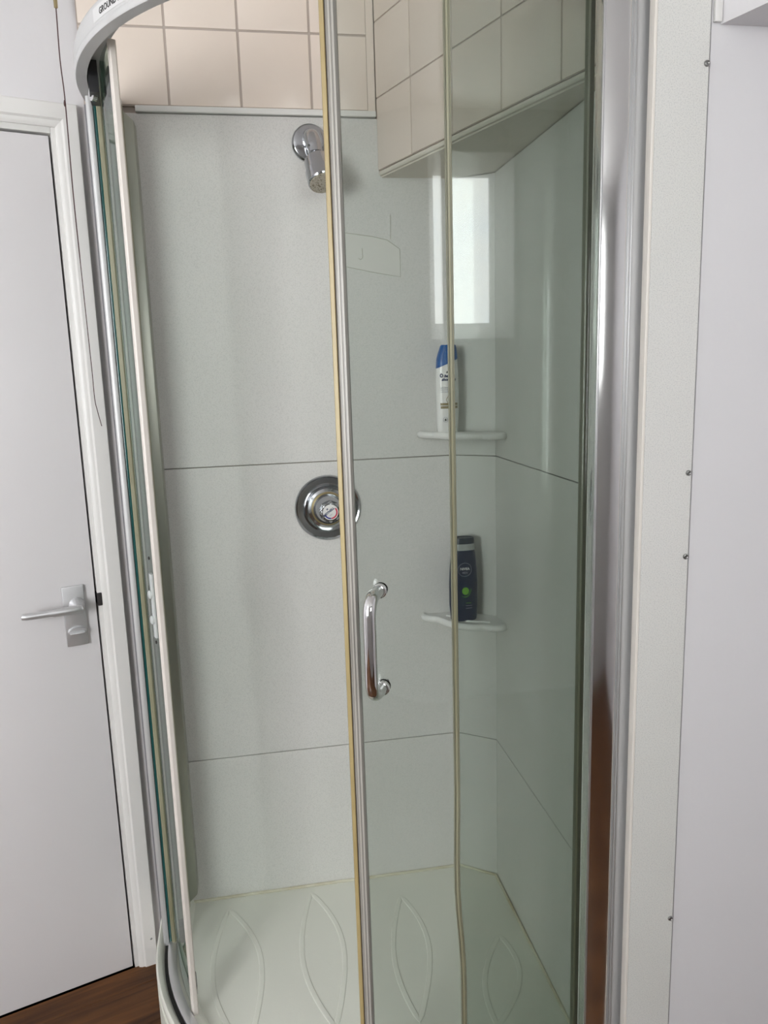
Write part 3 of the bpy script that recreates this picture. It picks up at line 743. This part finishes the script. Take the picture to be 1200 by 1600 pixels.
# mixer valve
VX, VZ = 0.171, 1.161
vv = tag(empty('shower_valve', (VX, YA, VZ)), 'round chrome mixer valve with red and blue badge in the middle of the shower wall', 'shower valve')
b = nb(); lathe(b, (VX, YA - 0.0003, VZ), (0, -1, 0), [(0, 0.079), (0.004, 0.079), (0.007, 0.0765), (0.0055, 0.073), (0.0055, 0.060), (0.009, 0.0575), (0.012, 0.0555), (0.011, 0.053), (0.010, 0.048), (0.013, 0.042), (0.0155, 0.040)], 72); wobj('wall_plate', b, 'fitting', vv, 22)
b = nb(); lathe(b, (VX, YA - 0.014, VZ), (0, -1, 0), [(0, 0.0405), (0.003, 0.0405), (0.005, 0.0375)], 56); wobj('brass_ring', b, 'brass', vv)
b = nb(); lathe(b, (VX, YA - 0.018, VZ), (0, -1, 0), [(0, 0.0370), (0.010, 0.0350), (0.020, 0.0290), (0.026, 0.0245), (0.030, 0.0235)], 56); wobj('valve_body', b, 'fitting', vv, 25)
b = nb(); n = 72; rings = []
for d, r in ((0.0, 0.0225), (0.004, 0.0245), (0.016, 0.0240), (0.020, 0.0215), (0.0205, 0.0185)):
    rings.append([b.verts.new((VX + (r + (0.0014 * math.cos(8 * 2 * math.pi * k / n) if 0.002 < d < 0.018 else 0)) * math.cos(2 * math.pi * k / n), YA - 0.047 - d, VZ + (r + (0.0014 * math.cos(8 * 2 * math.pi * k / n) if 0.002 < d < 0.018 else 0)) * math.sin(2 * math.pi * k / n))) for k in range(n)])
for i in range(4):
    for k in range(n): b.faces.new((rings[i][k], rings[i][(k + 1) % n], rings[i + 1][(k + 1) % n], rings[i + 1][k]))
b.faces.new(rings[0][::-1]); b.faces.new(rings[-1]); knob = wobj('control_knob', b, 'fitting', vv, 40)
YB = YA - 0.0676
b = nb(); lathe(b, (VX, YB, VZ), (0, -1, 0), [(0, 0.0183), (0.0009, 0.0180), (0.0012, 0.017)], 40); badge = wobj('badge', b, 'white_plastic', knob)
YB -= 0.0013
def on_badge(ang, ox, oz):
    c, s = math.cos(ang), math.sin(ang)
    return lambda x, y, z: (VX + ox + x * c - y * s, YB - 0.0002 - z, VZ + oz + x * s + y * c)
wobj('lettering', text_bm('MEYNELL', 0.0074, on_badge(math.radians(38), -0.0028, -0.0006), 0.0001, 'CENTER', 0.0003), 'ink_navy', badge, 0)
wobj('emblem', text_bm('M', 0.0055, on_badge(math.radians(38), -0.0068, 0.0063), 0.0001, 'CENTER', 0.0002), 'ink_navy', badge, 0)
wobj('lettering', text_bm('MK II', 0.0034, on_badge(math.radians(38), 0.0015, -0.0065), 0.0001, 'CENTER'), 'ink_grey', badge, 0)
for a0, a1, mm in ((-85, 40, 'ink_red'), (-150, -88, 'ink_blue')):
    b = nb(); N = 16; rings = []
    for k in range(N + 1):
        t = math.radians(a0 + (a1 - a0) * k / N)
        rings.append([b.verts.new((VX + r * math.cos(t), y, VZ + r * math.sin(t))) for r, y in ((0.0128, YB), (0.0128, YB - 0.0003), (0.0158, YB - 0.0003), (0.0158, YB))])
    for i in range(N):
        for k in range(4): b.faces.new((rings[i][k], rings[i][(k + 1) % 4], rings[i + 1][(k + 1) % 4], rings[i + 1][k]))
    wobj('temperature_arc', b, mm, badge, 0)

# corner shelves
FRONT = [(0.404, 1.8195), (0.401, 1.803), (0.412, 1.789), (0.428, 1.780), (0.438, 1.760), (0.452, 1.733), (0.474, 1.710), (0.500, 1.697), (0.520, 1.693), (0.532, 1.683), (0.548, 1.676), (0.563, 1.678), (0.5715, 1.690)]
def shelf(ztop, label):
    s = tag(empty('corner_shelf', (0.50, 1.76, ztop)), label, 'shelf', 'corner shelves in the shower')
    front = [tuple(p.xy) for p in smooth_path([(x, y, 0) for x, y in FRONT], 4)]
    b = nb(); prism(b, front + [(0.5715, 1.7565), (0.4865, 1.8195)], ztop - 0.010, ztop, 0.0)
    wobj('shelf_plate', b, 'white_plastic', s, 30)
    b = nb(); tube(b, [(x, y, ztop - 0.004) for x, y in front[1:-1]], 0.0085, 10); wobj('rolled_edge', b, 'white_plastic', s, 60)
    b = nb(); mid = Vector((0.545, 1.80)); pth = [Vector((x, y)) + (mid - Vector((x, y))) * 0.26 for x, y in front[10:-10]]
    tube(b, [(p.x, p.y, ztop + 0.0005) for p in pth], 0.0032, 8); wobj('raised_ridge', b, 'white_plastic', s, 60)
    return s
shelf(1.331, 'white plastic corner shelf under the white shampoo bottle')
shelf(0.874, 'white plastic corner shelf under the dark blue bottle')

# bottles: oval sections
def oval(b, c, secs, n=40, e=2.5, rot=0.0):
    """SECS: (z, half width, half depth, x shift)"""
    rings = []; cr, sr = math.cos(rot), math.sin(rot)
    for z, hw, hd_, sh in secs:
        ring_ = []
        for k in range(n):
            t = 2 * math.pi * k / n; cx_, cy_ = math.cos(t), math.sin(t)
            x = sh + hw * math.copysign(abs(cx_) ** (2 / e), cx_); y = hd_ * math.copysign(abs(cy_) ** (2 / e), cy_)
            ring_.append(b.verts.new((c[0] + x * cr - y * sr, c[1] + x * sr + y * cr, c[2] + z)))
        rings.append(ring_)
    for i in range(len(rings) - 1):
        for k in range(n): b.faces.new((rings[i][k], rings[i][(k + 1) % n], rings[i + 1][(k + 1) % n], rings[i + 1][k]))
    b.faces.new(rings[0][::-1]); b.faces.new(rings[-1])
    return b
SB = (0.458, 1.768, 1.3312); SR = math.radians(8)
shampoo = tag(empty('shampoo_bottle', SB), 'white shampoo bottle with blue cap on the upper corner shelf', 'bottle')
body = [(0.0, 0.0225, 0.013, 0), (0.003, 0.0245, 0.0150, 0), (0.03, 0.0262, 0.0165, 0), (0.08, 0.0272, 0.0175, 0), (0.12, 0.0270, 0.0175, 0), (0.150, 0.0260, 0.0170, 0), (0.160, 0.0255, 0.0165, 0), (0.172, 0.0235, 0.0155, 0.001)]
b = oval(nb(), SB, body, rot=SR); sbody = wobj('bottle_body', b, 'shampoo_white', shampoo, 50)
capsec = [(0.158, 0.0262, 0.0170, 0), (0.172, 0.0252, 0.0165, 0.0005), (0.186, 0.0225, 0.0158, 0.002), (0.198, 0.0195, 0.0145, 0.0035), (0.202, 0.0185, 0.0138, 0.004), (0.204, 0.0165, 0.012, 0.004)]
b = oval(nb(), SB, capsec, rot=SR)
for v in b.verts:                                   # the cap's lower edge sweeps down to the left
    h = v.co.z - SB[2]
    if h < 0.160: v.co.z += (v.co.x - SB[0]) * 0.42 + 0.004
wobj('cap', b, 'blue_cap', shampoo, 40)
def on_front(c, rot, hw, hd_, e=2.5, off=0.0004):
    cr, sr = math.cos(rot), math.sin(rot)
    def f(x, y, z):
        t = max(-0.985, min(0.985, x / hw)); yy = -hd_ * (1 - abs(t) ** e) ** (1 / e) - off - z
        return (c[0] + x * cr - yy * sr, c[1] + x * sr + yy * cr, c[2] + y)
    return f
def printed(parent, pl, s, size, x, y, material, align='LEFT', bold=0.0, shear=0.0):
    b = text_bm(s, size, lambda a, b_, c: pl(a + x, b_ + y, c), 0.0001, align, bold, shear); return wobj('lettering', b, material, parent, 0)
def patch(parent, pl, pts, material, name='printed_patch'):
    b = nb(); vs = [b.verts.new(pl(x, y, 0.0001)) for x, y in pts]; b.faces.new(vs); return wobj(name, b, material, parent, 0)
pf = on_front(SB, SR, 0.0275, 0.0178)
printed(sbody, pf, 'anti-', 0.0085, -0.009, 0.140, 'ink_black', bold=0.0002, shear=0.2)
printed(sbody, pf, 'head &', 0.0092, -0.0135, 0.1305, 'ink_navy', bold=0.0004, shear=0.2)
printed(sbody, pf, 'shoulders', 0.0088, -0.0195, 0.1225, 'ink_navy', bold=0.0004, shear=0.2)
b = nb(); N = 18; r0 = [b.verts.new(pf(-0.0195 + 0.0034 * math.cos(2 * math.pi * k / N), 0.1345 + 0.0046 * math.sin(2 * math.pi * k / N), 0.0001)) for k in range(N)]
r1 = [b.verts.new(pf(-0.0195 + 0.0017 * math.cos(2 * math.pi * k / N), 0.1345 + 0.0024 * math.sin(2 * math.pi * k / N), 0.0001)) for k in range(N)]
for k in range(N): b.faces.new((r0[k], r0[(k + 1) % N], r1[(k + 1) % N], r1[k]))
wobj('emblem', b, 'ink_navy', sbody, 0)
for k in range(3): printed(sbody, pf, 'anti dandruff', 0.0042, -0.0215, 0.1055 - k * 0.0048, 'ink_grey')
grid = lambda x0, x1, y0, y1, n=10: [(x0 + (x1 - x0) * k / n, y0) for k in range(n + 1)] + [(x1 - (x1 - x0) * k / n, y1) for k in range(n + 1)]
def band(parent, pl, x0, x1, y0, y1, material, n=12):
    b = nb(); A = [b.verts.new(pl(x0 + (x1 - x0) * k / n, y0, 0.0001)) for k in range(n + 1)]; B = [b.verts.new(pl(x0 + (x1 - x0) * k / n, y1, 0.0001)) for k in range(n + 1)]
    for k in range(n): b.faces.new((A[k], A[k + 1], B[k + 1], B[k]))
    return wobj('printed_band', b, material, parent, 0)
band(sbody, pf, -0.0225, 0.0195, 0.066, 0.0715, 'ink_gold'); band(sbody, pf, -0.0222, 0.0195, 0.0585, 0.0645, 'ink_gold')
for sx in (-0.006, 0.002, 0.009):                      # ochre swirl beside the bar
    b = nb(); pth = [pf(sx, 0.0725, 0.0002), pf(sx - 0.004, 0.079, 0.0002), pf(sx + 0.001, 0.087, 0.0002), pf(sx + 0.004, 0.098, 0.0002)]
    tube(b, smooth_path(pth, 4), 0.0006, 6); wobj('printed_swirl', b, 'ink_gold', sbody)
b = nb(); r0 = [pf(-0.012 + 0.0052 * math.cos(2 * math.pi * k / 20), 0.033 + 0.0058 * math.sin(2 * math.pi * k / 20), 0.0001) for k in range(20)]
tube(b, r0, 0.0004, 6, closed=True); wobj('emblem_ring', b, 'ink_grey', sbody)
printed(sbody, pf, '6', 0.0075, -0.0138, 0.0305, 'ink_black', bold=0.0003)
printed(sbody, pf, 'pH', 0.0050, -0.001, 0.033, 'ink_grey'); printed(sbody, pf, 'ml', 0.0050, 0.001, 0.026, 'ink_black')

GB = (0.4870, 1.7515, 0.8750); GR = math.radians(-4)
gel = tag(empty('shower_gel_bottle', GB), 'dark blue shower gel bottle with silver band on the lower corner shelf', 'bottle')
gs = [(0.0, 0.0300, 0.0165, 0), (0.003, 0.0320, 0.0185, 0), (0.04, 0.0350, 0.0205, 0), (0.09, 0.0350, 0.0205, 0), (0.13, 0.0330, 0.0198, 0), (0.165, 0.0300, 0.0185, 0), (0.176, 0.0280, 0.0178, 0)]
b = oval(nb(), GB, gs, rot=GR, e=2.3); gbody = wobj('bottle_body', b, 'navy', gel, 50)
b = oval(nb(), GB, [(0.1762, 0.0282, 0.0180, 0), (0.190, 0.0275, 0.0176, 0), (0.1915, 0.0270, 0.0172, 0)], rot=GR, e=2.3); wobj('neck_band', b, 'silver_band', gel, 30)
b = oval(nb(), GB, [(0.1917, 0.0274, 0.0176, 0), (0.201, 0.0272, 0.0174, 0), (0.206, 0.0258, 0.0165, 0), (0.2062, 0.0222, 0.0135, 0), (0.2040, 0.0205, 0.0120, 0)], rot=GR, e=2.3); wobj('cap', b, 'navy_cap', gel, 30)
gf = on_front(GB, GR, 0.0352, 0.0207, 2.3, 0.0006)
b = nb(); tube(b, [gf(0.0 + 0.0165 * math.cos(2 * math.pi * k / 32), 0.130 + 0.0165 * math.sin(2 * math.pi * k / 32), 0.0) for k in range(32)], 0.0005, 6, closed=True); wobj('emblem_ring', b, 'ink_grey', gbody)
printed(gbody, gf, 'NIVEA', 0.0082, 0.0, 0.1295, 'ink_white', 'CENTER', 0.0003)
printed(gbody, gf, 'MEN', 0.0065, 0.0, 0.1205, 'ink_grey', 'CENTER', 0.0001)
b = nb(); N = 20
c0 = b.verts.new(gf(0.001, 0.077, 0.0001)); rr = [b.verts.new(gf(0.001 + 0.0085 * math.cos(2 * math.pi * k / N), 0.077 + 0.0095 * math.sin(2 * math.pi * k / N), 0.0001)) for k in range(N)]
for k in range(N): b.faces.new((c0, rr[k], rr[(k + 1) % N]))
wobj('printed_disc', b, 'ink_lime', gbody, 0)
b = nb(); pth = [gf(-0.009, 0.066, 0.0004), gf(-0.002, 0.062, 0.0004), (gf(0.006, 0.064, 0.0004)), gf(0.012, 0.072, 0.0004), gf(0.015, 0.082, 0.0004)]
tube(b, smooth_path(pth, 5), [0.0007] * 6 + [0.0018] * 9 + [0.0016] * 5 + [0.0006], 8); wobj('printed_leaf', b, 'ink_green', gbody)
for k, (x0, w) in enumerate(((0.002, 0.013), (0.001, 0.016), (0.001, 0.016))):
    band(gbody, gf, x0, x0 + w, 0.046 - k * 0.0065, 0.0475 - k * 0.0065, 'ink_lime' if k == 0 else 'ink_grey')

# light pull cord hanging in front of the door frame
CU, CDp = 0.0455, 0.05
cord = tag(empty('light_pull_cord', DW(CU, CDp, 1.38)), 'dark thin light pull cord hanging in front of the door frame', 'pull cord')
zc = [2.499, 2.40, 2.30, 2.22, 2.12, 2.05, 1.95, 1.85, 1.72, 1.60, 1.50, 1.44, 1.415, 1.38]
wv = [0, 0.0, 0.001, 0.0, 0.002, 0.0, 0.001, 0.002, 0.001, 0.0, -0.001, -0.001, -0.004, -0.010]
b = nb(); tube(b, smooth_path([DW(CU + w * 1.0, CDp, z) for z, w in zip(zc, wv)], 5), [0.0012] * 40 + [0.0009] * 26, 8); wobj('cord', b, 'cord', cord)
b = nb(); lathe(b, DW(CU, CDp, 2.212), (0, 0, 1), [(0, 0.002), (0.001, 0.0036), (0.020, 0.0040), (0.040, 0.0036), (0.041, 0.002)], 20); wobj('cord_connector', b, 'brass', cord)
b = nb(); lathe(b, DW(CU + 0.001, CDp, 2.030), (0, 0, 1), [(0, 0.0012), (0.003, 0.0024), (0.008, 0.0022), (0.012, 0.0012)], 12); wobj('knot', b, 'cord', cord)
b = nb(); lathe(b, DW(CU, CDp, 2.5), (0, 0, -1), [(0, 0.038), (0.018, 0.036), (0.026, 0.022), (0.028, 0.004)], 32); wobj('ceiling_switch', b, 'white_plastic', cord)
